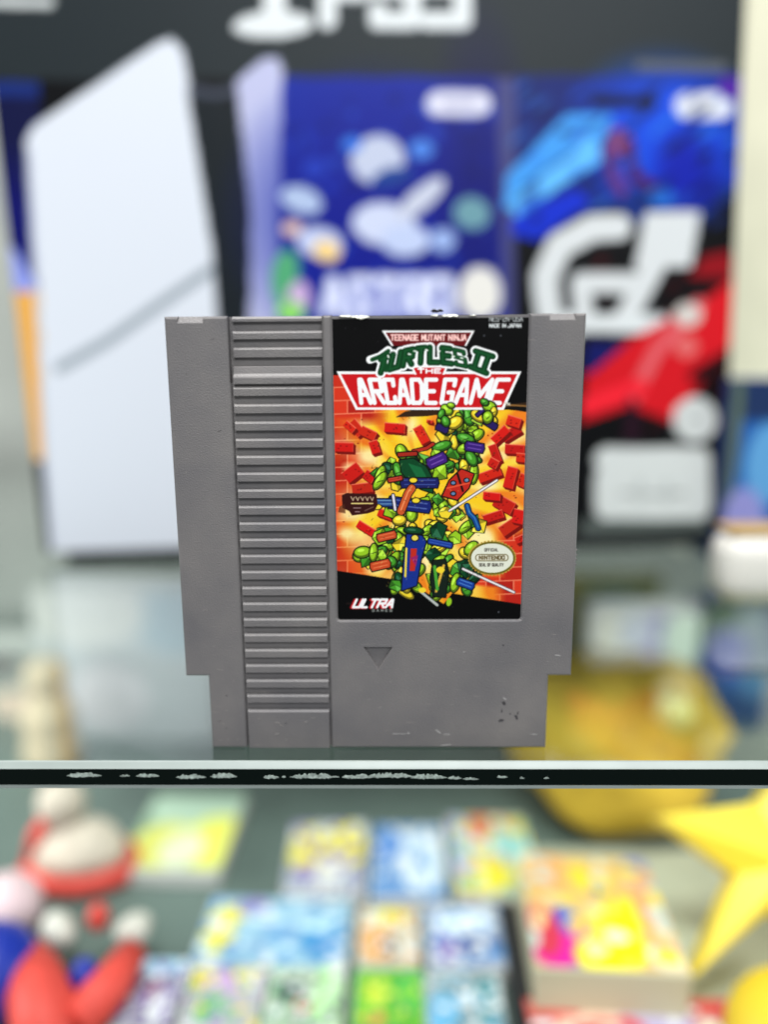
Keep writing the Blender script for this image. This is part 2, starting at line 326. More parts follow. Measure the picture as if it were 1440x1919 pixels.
# left cheek of the pocket slopes
cut(shell, b)
bm = bmesh.new()
for (pt, pb) in ((588, 602), (619, 635), (650, 669.5)):
    rib(min(rr_z(pt), H-.00005), rr_z(pb), .0019, .0033, xl+.0001, xr+g-.0001)
prof = [(.0033, rr_z(686)), (.0018, rr_z(686)), (.0012, rr_z(687.5)), (.0009, rr_z(700)), (.0003, rr_z(705)), (.0001, rr_z(708)), (.0001, rr_z(719)), (.0033, rr_z(719))]
a = [bm.verts.new((xl+.0001, y, z)) for y, z in prof]; d = [bm.verts.new((xr, y, z)) for y, z in prof]; bm.faces.new(a); bm.faces.new(d[::-1])
for i in range(len(prof)): bm.faces.new((a[i], d[i], d[(i+1) % len(prof)], a[(i+1) % len(prof)]))
from_bm('ribbed_grip', bm, GP, cart)

# ---- label artwork
rnd = random.Random(11)
K = Ink(610, 575, 1000, 1175, 3, (4, 4, 5))
art = [(610, 703), (640, 703), (672, 766), (760, 768), (800, 772), (860, 768), (930, 766), (1000, 772), (1000, 1136), (848, 1112), (832, 1132), (780, 1098), (748, 1112), (733, 1085), (610, 1066)]
K.poly(art, (243, 200, 48))
X, Y = np.meshgrid(K.X, K.Y); inside = (K.a[..., 0] > 200)
ang = np.arctan2(Y-905, X-800); dist = np.hypot((X-800)/185, (Y-905)/200)
rays = .5+.5*np.sin(ang*9+1.2*np.sin(ang*4)+np.sin(X/23)*.6); rays2 = .5+.5*np.sin(ang*17+2*np.sin(ang*3+1)+Y/60)
cloud = .5+.25*np.sin(X/17+np.sin(Y/21)*2)+.25*np.sin(Y/13+np.sin(X/29)*2.4)
yel, cream, org, redc = [np.array(c, float) for c in ((248, 206, 40), (253, 238, 172), (238, 130, 36), (205, 52, 30))]
c = yel+(cream-yel)*np.clip(rays*cloud*1.5*np.clip(dist*1.3, 0, 1), 0, 1)[..., None]
c = c+(org-c)*np.clip((rays2*.9+dist-.95)*1.4*(1.25-cloud), 0, .9)[..., None]
# brick courses showing near the left, the lower right and the upper left
row = np.floor((Y+.04*X)/25); off = (row % 2)*26; u = (X+off) % 52; v = (Y+.04*X) % 25
brick = np.array((203, 52, 32))+(np.sin(row*7+np.floor((X+off)/52)*3)*18)[..., None]*np.array((1, .7, .3))
mort = (v < 2.4) | (u < 2.6); brick = np.where(mort[..., None], np.array((236, 128, 96.)), brick)
wl = np.clip((692-X)/55+.35*np.sin(Y/34+1), 0, 1)*np.clip((1.1-.4*rays), 0, 1)
wl = np.maximum(wl, np.clip((800-Y)/20, 0, 1)*np.clip((735-X)/40, 0, 1)); wl = np.maximum(wl, np.clip((X-925)/25, 0, 1)*np.clip((Y-985)/25, 0, 1)); wl = np.maximum(wl, np.clip((Y-1075)/9, 0, 1)*np.clip((X-860)/12, 0, 1)*np.clip((1100-Y+.1*(X-900))/6, 0, 1))
c = c*(1-wl[..., None])+brick*wl[..., None]
# flame bursts
for (bx, by, r) in ((660, 960, 26), (700, 935, 22), (650, 1000, 20), (690, 855, 20), (660, 880, 17), (960, 980, 22), (940, 855, 16), (705, 1060, 24), (965, 905, 14)):
    a_ = np.clip(1.3-np.hypot((X-bx)/r, (Y-by)/(r*.7))*(1+.2*np.sin(ang*20)), 0, .85)[..., None]; c = c*(1-a_)+cream*a_
K.a = np.where(inside[..., None], np.clip(c, 0, 255), K.a)
# the arc of dark wall top right and streak from banner
K.poly([(760, 771), (800, 765), (900, 765), (1000, 752), (1000, 768), (930, 768), (860, 772), (800, 780), (742, 782)], (60, 40, 22)); K.poly([(930, 766), (1000, 758), (1000, 774), (960, 768)], (12, 12, 12))
K.line([(955, 759), (1000, 762)], 3, (150, 110, 60))
def block(cx, cy, w_, h_, a, sh=(5, 5)):
    k, q = math.cos(a), math.sin(a); R = lambda x, y: (cx+x*k-y*q, cy+x*q+y*k)
    p = [R(-w_/2, -h_/2), R(w_/2, -h_/2), R(w_/2, h_/2), R(-w_/2, h_/2)]; s = [(x+sh[0], y+sh[1]) for x, y in p]
    K.poly([p[1], s[1], s[2], s[3], p[3], p[2]], (128, 20, 14)); K.poly(p, (208+rnd.randint(-14, 12), 40+rnd.randint(-10, 12), 26))
    K.line([p[0], p[1]], 1.8, (240, 120, 92)); K.line([p[1], p[2]], 1.2, (226, 84, 60))
    for _ in range(3): x, y = R(rnd.uniform(-.35, .35)*w_, rnd.uniform(-.3, .3)*h_); K.ell(x, y, 2, 1.2, (150, 22, 16))
for s_ in [(668, 802, 30, 18, .9), (690, 812, 30, 17, .45), (740, 802, 38, 17, .08), (790, 815, 17, 34, -.5), (702, 838, 16, 24, -.3), (645, 838, 34, 17, .03), (661, 886, 34, 24, -.65), (679, 915, 38, 18, -.12), (692, 893, 20, 18, .6),
          (958, 812, 38, 17, -.55), (938, 815, 36, 16, -.75), (963, 790, 26, 18, .3), (965, 842, 36, 17, .05), (928, 850, 15, 34, -.35), (918, 890, 44, 17, -.35), (957, 895, 19, 40, .25), (979, 900, 14, 24, .4), (925, 868, 18, 16, .5),
          (945, 945, 38, 24, .5), (922, 930, 32, 14, .1), (925, 968, 38, 15, -.3), (958, 985, 44, 20, -.6), (972, 968, 20, 26, .2), (685, 990, 34, 14, .55), (725, 965, 34, 14, .35), (805, 790, 10, 5, .2), (976, 1010, 20, 12, -.4),
          (655, 800, 22, 12, .7), (978, 858, 20, 16, .1), (830, 990, 14, 8, .4)]: block(*s_)
for _ in range(70): K.ell(rnd.uniform(640, 975), rnd.uniform(785, 1060), rnd.uniform(.8, 2.2), rnd.uniform(.8, 1.6), (rnd.randint(110, 200), 50, 20))
# plain stand-in artwork: heaped angular splinters, ribbons and discs in the colours of the print
LIME, GRN, DGR, YLW = (158, 204, 44), (78, 160, 48), (14, 78, 44), (243, 217, 58)
def shard(cx, cy, r, col, a=None, n=None, st=1.0):
    n = n or rnd.randint(4, 6); a = rnd.uniform(0, 6.28) if a is None else a; pts = []
    for i in range(n):
        t = a+i*6.283/n+rnd.uniform(-.25, .25); rr = r*rnd.uniform(.75, 1.15); pts.append((cx+rr*math.cos(t)*st, cy+rr*math.sin(t)/st))
    K.outlined(pts, col); m = (cx-r*.1, cy-r*.15)
    hi = tuple(min(255, v+52) for v in col); lo = tuple(v*.6 for v in col)
    K.poly([m, pts[0], pts[1]], hi, .75); K.poly([m, pts[2], pts[3]], lo, .75); K.line([pts[0], m, pts[2]], .9, (15, 30, 12), al=.7)
def pebble(x, y, rx, ry, rot, col):
    K.ell(x, y, rx+1.7, ry+1.7, (12, 16, 10), rot); lo = tuple(v*.58 for v in col); hi = tuple(min(255, v+46) for v in col)
    K.ell(x, y, rx, ry, lo, rot); K.ell(x-1, y-1.6, rx*.86, ry*.74, col, rot); K.ell(x-rx*.2, y-ry*.34, rx*.42, ry*.28, hi, rot)
    if rnd.random() < .4: K.line([(x-rx*.3, y+ry*.3), (x+rx*.3, y-ry*.1)], 1.1, (14, 30, 12))
def ribbon(pts, wd, col, stripe=None):
    if len(pts) == 2:
        (xa, ya), (xb, yb) = pts; L = math.hypot(xb-xa, yb-ya); nx, ny = -(yb-ya)/L*wd/2, (xb-xa)/L*wd/2; ux, uy = (xb-xa)/L*wd*.25, (yb-ya)/L*wd*.25
        K.outlined([(xa-ux+nx, ya-uy+ny), (xa-ux*1.6, ya-uy*1.6), (xa-ux-nx, ya-uy-ny), (xb+ux-nx, yb+uy-ny), (xb+ux*1.6, yb+uy*1.6), (xb+ux+nx, yb+uy+ny)], col, 2)
        if stripe:
            for q in (-.25, .15): K.line([(xa+nx*q*2, ya+ny*q*2), (xb+nx*q*2, yb+ny*q*2)], wd*.1, stripe)
        return
    K.line(pts, wd+3, (12, 12, 14)); K.line(pts, wd, col)
    if stripe: K.line([(x, y-wd*.2) for x, y in pts], wd*.2, stripe)
masses = [((862, 800), (38, 26)), ((850, 850), (34, 30)), ((890, 850), (22, 36)), ((880, 780), (44, 14)), ((815, 870), (26, 22)), ((765, 870), (34, 24)), ((730, 895), (28, 20)), ((745, 985), (34, 26)), ((720, 1020), (40, 20)), ((755, 1060), (40, 26)),
          ((690, 1035), (24, 16)), ((855, 985), (44, 28)), ((825, 945), (34, 16)), ((800, 1010), (30, 28)), ((850, 1040), (36, 30)), ((820, 1085), (44, 24)), ((870, 1085), (22, 22)), ((752, 1095), (12, 18))]
for (c_, r_) in masses:
    for _ in range(11):
        t = rnd.uniform(0, 6.28); q = math.sqrt(rnd.random())*1.12; x, y = c_[0]+r_[0]*q*math.cos(t), c_[1]+r_[1]*q*math.sin(t); col = rnd.choice([LIME, LIME, LIME, GRN, GRN, YLW, YLW, DGR])
        if rnd.random() < .4: shard(x, y, rnd.uniform(11, 20), col)
        else: pebble(x, y, rnd.uniform(10, 20), rnd.uniform(7, 11), rnd.uniform(0, 3.1), col)
K.outlined([(748, 862), (775, 858), (800, 874), (814, 900), (812, 925), (790, 918), (768, 905), (752, 885)], DGR, 2); K.poly([(765, 868), (790, 876), (802, 898), (782, 896)], (28, 112, 66))
ribbon([(758, 905), (816, 905)], 20, (34, 40, 108), (70, 90, 160)); ribbon([(735, 942), (800, 950)], 24, (30, 44, 120), (92, 112, 176)); ribbon([(700, 942), (735, 942)], 16, (44, 78, 140), (130, 170, 200))
for x, y in ((775, 900), (780, 938), (708, 950)): K.ell(x, y, 9, 6, (20, 20, 18)); K.ell(x, y, 7, 4.5, YLW)
ribbon([(752, 958), (765, 925), (772, 915)], 14, (206, 96, 48), (240, 150, 100)); K.line([(737, 928), (741, 955)], 8, (12, 12, 12)); K.line([(737, 928), (741, 955)], 5, (225, 220, 232))
K.outlined([(842, 900), (865, 878), (890, 888), (880, 915), (858, 938), (828, 930)], (196, 48, 34), 2.4)
for x, y in ((850, 905), (875, 900), (850, 925)): K.ell(x, y, 6, 5, (20, 12, 12)); K.ell(x, y, 4, 3, (110, 140, 180))
K.line([(858, 888), (868, 920)], 4, (30, 14, 14)); K.line([(838, 915), (880, 905)], 3, (232, 92, 60))
ribbon([(808, 868), (830, 858)], 22, (74, 38, 132), (130, 90, 180)); ribbon([(878, 836), (902, 840)], 19, (64, 36, 124), (120, 86, 176)); ribbon([(822, 800), (836, 806)], 14, (48, 34, 104)); ribbon([(912, 790), (928, 800)], 14, (48, 34, 104)); ribbon([(895, 778), (910, 764)], 8, (60, 38, 120))
ribbon([(775, 846), (800, 840), (812, 832)], 6, (186, 52, 36)); ribbon([(730, 900), (752, 896)], 10, (180, 50, 36), (226, 104, 80)); ribbon([(712, 1008), (738, 1002)], 16, (204, 84, 44), (236, 130, 84)); ribbon([(700, 1062), (726, 1056)], 18, (204, 84, 44), (236, 130, 84)); ribbon([(748, 852), (780, 850)], 9, (172, 50, 34))
K.outlined([(762, 1000), (792, 1003), (800, 1015), (790, 1050), (782, 1098), (752, 1108), (756, 1055)], (28, 58, 148), 2.2); K.poly([(770, 1028), (782, 1028), (778, 1070), (768, 1070)], (196, 52, 40)); K.line([(762, 1028), (760, 1080)], 4, (236, 214, 80)); K.ell(778, 1008, 8, 7, (20, 20, 30)); K.ell(778, 1008, 6, 5, (232, 214, 90)); K.poly([(770, 1045), (784, 1040), (780, 1062)], (160, 40, 110))
K.outlined([(812, 1050), (836, 1048), (842, 1072), (836, 1120), (812, 1118), (806, 1085)], (24, 40, 30), 2); K.line([(832, 1060), (818, 1108)], 5, (222, 180, 70)); K.line([(815, 1062), (820, 1104)], 6, (84, 170, 60)); K.ell(826, 1068, 8, 6, YLW)
ribbon([(806, 1014), (845, 1022)], 12, (32, 66, 156), (80, 120, 196)); ribbon([(876, 948), (880, 962), (890, 972), (897, 990)], 9, (26, 84, 152), (76, 140, 196)); ribbon([(862, 1090), (884, 1098)], 16, (30, 70, 156), (96, 150, 214))
K.line([(788, 1108), (820, 1134)], 5, (190, 195, 190)); K.ell(792, 1106, 7, 5, YLW); K.ell(842, 1128, 5, 8, LIME, .2)
# two pale blades
for a_, b_ in (((843, 957), (932, 900)), ((868, 1066), (964, 1110))): K.line([a_, b_], 6, (70, 60, 60)); K.line([a_, b_], 4, (222, 214, 216)); K.line([a_, b_], 1.5, (250, 250, 250))
# dark fuzzy smudge of worn lettering, left
for _ in range(260):
    x, y = rnd.uniform(690, 905), rnd.uniform(780, 1100); K.line([(x, y), (x+rnd.uniform(-4, 4), y+rnd.uniform(-4, 4))], rnd.uniform(.6, 1.3), rnd.choice([(20, 40, 16), (14, 20, 12), (230, 240, 150), (220, 190, 60)]), al=.45)
K.poly([(641, 928), (650, 924), (706, 926), (708, 946), (702, 958), (690, 962), (660, 966), (655, 958), (642, 952)], (62, 22, 20)); K.poly([(636, 950), (646, 944), (648, 962), (634, 960)], (90, 50, 30), .7)
for i in range(5): K.line([(658+i*9, 931), (662+i*9, 938), (664+i*9, 932)], 2, (190, 170, 140))
K.line([(659, 943.5), (699, 943.5)], 2.4, (236, 218, 140)); K.line([(663, 952), (676, 952)], 2, (150, 120, 120)); K.line([(666, 959), (674, 959)], 2, (160, 130, 130)); K.line([(684, 957), (700, 950)], 2, (120, 90, 80))
# seal
for i in range(40):
    t = i*6.2832/40; K.ell(923+43*math.cos(t), 1046+31*math.sin(t), 2.6, 2.6, (196, 160, 76))
K.ell(923, 1046, 43, 31, (118, 108, 34)); K.ell(923, 1046, 39.5, 27.5, (228, 230, 214))
write(K, 'OFFICIAL', 909, 1028, 934, 1033, 1.1, (96, 92, 84), .5); K.line([(898, 1045), (947, 1045)], 14, (128, 118, 84)); K.line([(898, 1045), (947, 1045)], 10.5, (226, 224, 206))
write(K, 'NINTENDO', 899, 1041.8, 946, 1048.2, 2, (112, 98, 66), .45); write(K, 'SEAL OF QUALITY', 899, 1056, 944, 1061, 1.2, (96, 92, 84), .5)
# masthead
WH, RED = (246, 246, 246), (206, 26, 34)
K.poly([(631, 696), (978, 696), (945, 768), (667, 768)], WH); K.poly([(639, 701), (970, 701), (941, 763.5), (671, 763.5)], RED)
K.poly([(769, 685.5), (841, 685.5), (834, 702), (777, 702)], WH); K.poly([(775, 689), (835, 689), (829, 702.5), (782, 702.5)], RED); write(K, 'THE', 784, 691.5, 826, 699, 3, WH, .4)
K.poly([(716, 619.5), (890, 619.5), (875, 648), (734, 648)], WH); K.poly([(723, 623), (884, 623), (871, 648), (738, 648)], (112, 18, 24))
write(K, 'TEENAGE MUTANT NINJA', 733, 627.5, 874, 637.5, 2.6, (255, 214, 206), .4)
def arc(x, y):
    cx = 811; t = (x-cx)/100; return x+(y-665)*t*.30-(t**3)*1, y+t*t*22
parts = []
def turtles(th, c):
    write(K, 'TURTLES', 709, 651, 872, 679, th, c, .55, warp=arc, widths={'S': 1.15})
    # T foot and roman numeral
    for l in ([(892, 658), (924, 668)], [(898, 661), (889, 690)], [(916, 667), (906, 696)], [(882, 687), (912, 699)]): K.line(l, th, c)
for p, q in (((690, 676), 0),): pass
turtles(20, WH); K.line([(694, 674), (712, 668), (728, 656)], 15, WH)
turtles(11.5, (10, 70, 34)); K.line([(698, 674), (713, 668), (728, 658)], 8, (14, 78, 38)); K.line([(716, 668), (724, 692)], 11, (14, 78, 38)); turtles(3, (24, 92, 48))
for x, y, a in ((778, 658, .1), (800, 656, .3), (823, 659, -.4), (768, 664, .2), (728, 668, 1.2), (850, 668, 0), (866, 671, .2), (901, 680, 1.8)): K.ell(x, y, 3.6 if x != 901 else 9, 1.6, (232, 238, 228), a)
def fan(x, y): t = (y-706)/(760-706); cx = 806; return cx+(x-cx)*(1-.105*t), y
for th, cc in ((8.2, WH),):
    write(K, 'ARCADE', 664, 711.5, 818, 755, th, cc, .42, warp=fan, widths={'C': .85}); write(K, 'GAME', 834, 711.5, 955, 755, th, cc, .42, warp=lambda x, y: (fan(x, y)[0]-(y-711)*.1+1, y), widths={'M': 1.35, 'G': .9})
K.line([(946, 755), (953, 755)], 2, WH)
for x, y, r1, r2, t_, cc in ((838, 768, 12, 9, .6, LIME), (828, 776, 9, 6, 2, GRN), (846, 760, 7, 5, .2, LIME), (918, 762, 13, 10, .3, LIME), (926, 772, 9, 6, 1.8, YLW), (909, 754, 8, 6, .5, GRN), (915, 782, 9, 12, .2, LIME), (836, 790, 10, 8, 1.2, GRN)): pebble(x, y, r1, r2, t_, cc)
write(K, 'TM', 946, 755, 956, 760, 1.6, (220, 210, 190), .4)
write(K, 'NES-2N-USA', 918, 592.5, 980, 602, 1.6, (190, 194, 194), .4); write(K, 'MADE IN JAPAN', 918, 607, 977, 613.5, 1.7, (228, 232, 232), .4)
for k_, (dx, dy, cc) in enumerate(((-4, .5, (170, 20, 30)), (-2, 1, (210, 40, 46)), (0, 0, WH))): write(K, 'ULTRA', 662+dx, 1123.5+dy, 735+dx, 1138+dy, 4.6, cc, .38, slant=7, widths={'L': .8, 'T': .95})
write(K, 'GAMES', 698, 1142, 735, 1146, 1.4, (150, 155, 150), 1.1); K.line([(650, 1131), (658, 1131)], 3, (40, 26, 26))
# scuffs in the ink
for _ in range(60):
    x, y = rnd.uniform(626, 985), rnd.uniform(594, 1160); K.ell(x, y, rnd.uniform(.4, 1.5), rnd.uniform(.3, .9), (130, 132, 136), rnd.uniform(0, 3), .4)
for x, y in ((939, 629), (670, 593), (935, 1147), (908, 629)): K.ell(x, y, 2, 2, (95, 98, 104), 0, .8)
K.shrink(3); K.a = 255*(np.clip(K.a, 0, 255)/255)**1.12
lw, lh = lx1-lx0-.0003, H-.0009-lz0-.0003
label = ink_grid('label', (lx0+.00015, .00046, lz0+.00018), (lw, 0, 0), (0, 0, lh), 360, 570, K, cart, LABELM,
    mask=lambda P: ~((np.abs(P[:, 0]-(lx0+lx1)/2) > lw/2-.0008) & (P[:, 2] < lz0+.0009) & (np.hypot(np.abs(P[:, 0]-(lx0+lx1)/2)-(lw/2-.0008), P[:, 2]-lz0-.0010) > .0008)))
# torn white paper flakes along the top edge of the label
fm = mat_plain('torn_paper', (226, 226, 214), .8, .2, var=.3, vscale=700); dm = mat_plain('torn_gap', (20, 18, 16), .8, .2)
def flake(xa, xb, ya, yb, k, m=fm, y=-.0001):
    b = bmesh.new(); r_ = random.Random(k); n = max(4, int((xb-xa)/3.5)); u_, d_ = [], []
    for i in range(n+1):
        t = i/n; e = min(1, 5*t+.15, 5*(1-t)+.15); px = xa+(xb-xa)*t; mid = (ya+yb)/2
        p = hit(px, mid-(mid-ya)*e*r_.uniform(.4, 1), (0, 1, 0), (0, y, 0)); q = hit(px, mid+(yb-mid)*e*r_.uniform(.3, 1), (0, 1, 0), (0, y, 0))
        u_.append(b.verts.new((p[0], y+r_.uniform(.0001, .0007), p[2]))); d_.append(b.verts.new((q[0], y+r_.uniform(-.0002, .0001), q[2])))
    for i in range(n): b.faces.new((u_[i], u_[i+1], d_[i+1], d_[i]))
    g_ = bmesh.ops.extrude_face_region(b, geom=b.faces[:])
    for v_ in g_['geom']:
        if isinstance(v_, bmesh.types.BMVert): v_.co.y += .0003
    from_bm('paper_flake', b, m, label)
for k, f_ in enumerate([(636, 660, 590, 594), (656, 692, 590, 597), (672, 686, 590, 599), (808, 822, 589, 593), (828, 860, 588, 594.5), (880, 894, 589.5, 591.5)]): flake(*f_, k)
flake(808, 832, 579, 587, 40, dm, .0004)

# worn marks on the shell's lower right and scuffs
dk = mat_plain('grime', (70, 68, 70), .8, .2); lt = mat_plain('light_scuff', (176, 174, 172), .7, .2)
def mark(pts, m, k):
    b = bmesh.new(); a_ = [b.verts.new((F(x, y)[0], -.00003, F(x, y)[1])) for x, y in pts]; f0 = b.faces.new(a_)
    e_ = bmesh.ops.extrude_face_region(b, geom=[f0])
    for v_ in e_['geom']:
        if isinstance(v_, bmesh.types.BMVert): v_.co.y = .00005
    from_bm('scuff_mark', b, m, shell)
def fleck(cx, cy, rx, ry, rot, m, k):
    r_ = random.Random(k); pts = []
    for i in range(9):
        t = i*6.283/9; q = r_.uniform(.45, 1.1); x, y = rx*q*math.cos(t), ry*q*math.sin(t); pts.append((cx+x*math.cos(rot)-y*math.sin(rot), cy+x*math.sin(rot)+y*math.cos(rot)))
    mark(pts, m, k)
for k, a_ in enumerate([(945, 1318, 4, 5, .4, dk), (940, 1350, 8, 3, -.4, dk), (968, 1344, 5, 4, 1, dk), (941, 1332, 2, 5, 0, dk), (957, 1338, 3, 1.5, .2, dk), (971, 1336, 1.5, 4, .2, dk), (946, 1309, 5, 1.2, .5, lt), (944, 1209, 3, 2, 0, dk),
        (747, 1375, 20, .7, 0, lt), (766, 1374, 3, 1.6, 0, lt), (822, 1371, 7, 1.4, .6, lt), (838, 1376, 9, .7, 0, lt), (1000, 1376, 10, .6, 0, lt), (835, 1396, 16, .9, -.1, lt), (1046, 1228, 9, .8, .1, lt), (870, 1222, 3, .7, 0, lt)]): fleck(*a_, k)

r2 = random.Random(5); soft = mat_plain('faint_scuff', (140, 136, 133), .7, .2)
for k in range(46):
    x, y = r2.choice([(r2.uniform(345, 425), r2.uniform(620, 1240)), (r2.uniform(640, 1010), r2.uniform(1180, 1390)), (r2.uniform(1000, 1060), r2.uniform(640, 1240)), (r2.uniform(410, 455), r2.uniform(1250, 1390)), (r2.uniform(475, 610), r2.uniform(1345, 1390))])
    fleck(x, y, r2.uniform(1, 7), r2.uniform(.4, .9), r2.uniform(-.5, .4), soft if r2.random() < .8 else dk, 100+k)

# ------------------------------------------------------------------ big printed console carton behind
BY = .235
G = Ink(-140, -200, 1480, 1120, .34, (52, 60, 64))
G.poly([(-200, -260), (1500, -260), (1500, -30), (-200, -30)], (60, 68, 72))
G.poly([(-200, 152), (1500, 138), (1500, 1200), (-200, 1200)], (16, 18, 22))
G.poly([(-200, 155), (70, 152), (120, 620), (-200, 620)], (24, 30, 78)); G.poly([(-200, 155), (70, 152), (74, 180), (-200, 183)], (36, 60, 128)); G.ell(20, 440, 70, 120, (20, 24, 120), 0, .8, .5)
G.poly([(-100, 380), (30, 470), (80, 560), (-100, 560)], (150, 160, 220)); G.poly([(-100, 548), (95, 545), (88, 862), (-100, 862)], (224, 174, 88)); G.poly([(-100, 548), (8, 548), (30, 862), (-100, 862)], (180, 150, 120))
G.poly([(-100, 865), (130, 865), (130, 1120), (-100, 1120)], (6, 8, 14))
# white fin console drawn on the card
G.poly([(48, 262), (62, 236), (296, 80), (322, 72), (342, 92), (352, 140), (398, 470), (408, 620), (430, 1075), (96, 1075), (86, 870), (74, 560)], (211, 215, 223))
G.line([(52, 280), (60, 420), (84, 870), (98, 1060)], 8, (186, 191, 206)); G.line([(396, 505), (300, 570), (200, 640), (110, 690)], 20, (158, 166, 174))
G.poly([(352, 180), (455, 190), (470, 640), (412, 640), (398, 470)], (36, 44, 50)); G.line([(358, 168), (400, 176), (445, 170)], 16, (84, 90, 104))
G.poly([(442, 152), (495, 108), (522, 110), (530, 130), (524, 400), (518, 640), (466, 640), (470, 400)], (186, 188, 214))
# left printed panel
G.poly([(528, 145), (932, 145), (948, 640), (518, 640)], (26, 54, 158)); G.ell(700, 400, 190, 190, (12, 28, 142), 0, .8, .6); G.ell(900, 360, 70, 240, (22, 20, 104), 0, .6, .6)
rg = random.Random(4)
for _ in range(90): G.ell(rg.uniform(540, 925), rg.uniform(180, 560), rg.uniform(5, 16), rg.uniform(4, 12), rg.choice([(14, 30, 120), (40, 80, 190), (20, 40, 150), (60, 110, 200), (10, 20, 100)]), rg.uniform(0, 3), .55, .4)
G.line([(822, 194), (898, 194)], 46, (214, 214, 226)); G.line([(832, 194), (890, 194)], 9, (150, 150, 180))
for x, y, rx, ry, rt, cc in [(708, 300, 50, 46, 0, (190, 196, 214)), (735, 330, 40, 16, -.3, (40, 80, 150)), (790, 280, 22, 18, 0, (90, 140, 214)), (720, 420, 60, 40, .1, (200, 206, 226)), (790, 372, 56, 20, -.7, (196, 200, 214)), (760, 450, 46, 30, 0, (190, 200, 226)),
        (565, 375, 40, 24, .35, (176, 190, 216)), (600, 455, 44, 28, .2, (192, 200, 226)), (612, 470, 26, 20, .3, (232, 206, 150)), (548, 428, 18, 14, 0, (216, 190, 180)), (885, 400, 34, 30, .2, (120, 160, 170)), (535, 520, 26, 52, .1, (96, 170, 130)), (560, 560, 22, 34, .1, (200, 176, 210)), (545, 585, 26, 20, 0, (150, 210, 120)),
        (900, 550, 40, 50, 0, (222, 220, 216)), (725, 568, 128, 34, 0, (96, 108, 190)), (590, 315, 22, 20, 0, (40, 70, 176)), (660, 270, 18, 14, 0, (70, 130, 214)), (830, 450, 24, 22, 0, (160, 180, 220))]: G.ell(x, y, rx, ry, cc, rt)
write(G, 'ASTRO', 608, 524, 842, 590, 18, (214, 218, 238), .5)
G.poly([(930, 145), (966, 145), (972, 640), (946, 640)], (84, 86, 134))
# right printed panel: abstract streaks, racing lettering
G.poly([(966, 142), (1480, 138), (1480, 1100), (966, 1100)], (12, 14, 18)); G.poly([(966, 142), (1480, 138), (1480, 330), (966, 420)], (24, 46, 120)); G.ell(1250, 260, 150, 130, (20, 90, 214), .2, .95, .4); G.ell(1290, 330, 60, 80, (14, 30, 160), 0, .8, .4)
G.poly([(950, 330), (1060, 215), (1150, 215), (1120, 290), (980, 390), (945, 390)], (80, 160, 224)); G.poly([(960, 370), (1110, 250), (1130, 300), (1050, 350), (965, 410)], (112, 186, 236)); G.line([(980, 350), (1080, 280)], 8, (50, 110, 170))
G.poly([(960, 410), (1080, 350), (1110, 380), (1010, 450), (960, 440)], (16, 60, 196)); G.line([(1120, 190), (1220, 190)], 22, (14, 24, 50)); G.ell(1160, 265, 26, 24, (150, 90, 140)); G.line([(1140, 280), (1150, 330), (1190, 390)], 22, (112, 62, 130)); G.line([(1180, 270), (1190, 330), (1225, 350)], 20, (90, 22, 80)); G.ell(1200, 380, 34, 30, (20, 60, 140)); G.ell(1240, 370, 22, 20, (44, 120, 200))
G.line([(1290, 198), (1350, 198)], 50, (216, 218, 226)); G.line([(1200, 122), (1355, 126)], 18, (104, 108, 114)); G.ell(1370, 165, 24, 22, (92, 40, 160))
for _ in range(80): G.ell(rg.uniform(975, 1385), rg.uniform(160, 420), rg.uniform(8, 30), rg.uniform(3, 8), rg.choice([(8, 14, 40), (30, 90, 200), (12, 40, 120), (70, 150, 220), (10, 10, 16)]), -.6, .5, .4)
for _ in range(60): G.ell(rg.uniform(1090, 1375), rg.uniform(480, 800), rg.uniform(8, 28), rg.uniform(3, 8), rg.choice([(20, 6, 10), (190, 20, 36), (120, 10, 24), (226, 70, 80), (10, 10, 14)]), -.7, .4, .4)
W_ = (210, 213, 215)
G.line([(1160, 425), (1110, 428), (1050, 460), (1022, 520), (1030, 590), (1060, 625)], 50, W_); G.poly([(1210, 398), (1314, 398), (1296, 500), (1190, 502)], W_); G.line([(1236, 480), (1176, 592)], 44, W_); G.line([(1090, 530), (1190, 530)], 40, W_); G.line([(1050, 606), (1235, 606)], 36, (214, 218, 220)); G.line([(1090, 540), (1096, 590)], 38, W_)
G.poly([(1370, 470), (1320, 480), (1290, 520), (1380, 520)], (150, 20, 36)); G.poly([(1385, 510), (1340, 550), (1250, 600), (1100, 680), (1090, 790), (1180, 760), (1260, 790), (1330, 700), (1385, 670)], (206, 34, 48)); G.line([(1310, 570), (1230, 660), (1190, 740)], 26, (214, 110, 116)); G.ell(1288, 650, 22, 20, (214, 120, 120)); G.poly([(1385, 640), (1290, 700), (1300, 720), (1385, 690)], (60, 12, 20)); G.ell(1290, 590, 26, 22, (206, 200, 196)); G.poly([(1100, 640), (1180, 640), (1110, 700), (1095, 700)], (24, 34, 110)); G.line([(1100, 760), (1200, 725)], 30, (232, 52, 70))
G.poly([(1180, 735), (1196, 760), (1200, 830), (1170, 830)], (54, 22, 44))
G.ell(1304, 786, 42, 42, (206, 210, 210)); G.line([(1290, 786), (1318, 786)], 8, (180, 184, 184))
G.line([(1138, 862), (1310, 862), (1310, 950), (1138, 950), (1138, 900), (1310, 900)], 48, (208, 212, 212)); G.line([(1200, 900), (1200, 940)], 12, (190, 195, 195)); G.line([(1250, 905), (1250, 940)], 12, (190, 195, 195)); G.poly([(1088, 975), (1330, 975), (1322, 1030), (1088, 1030)], (104, 112, 110))
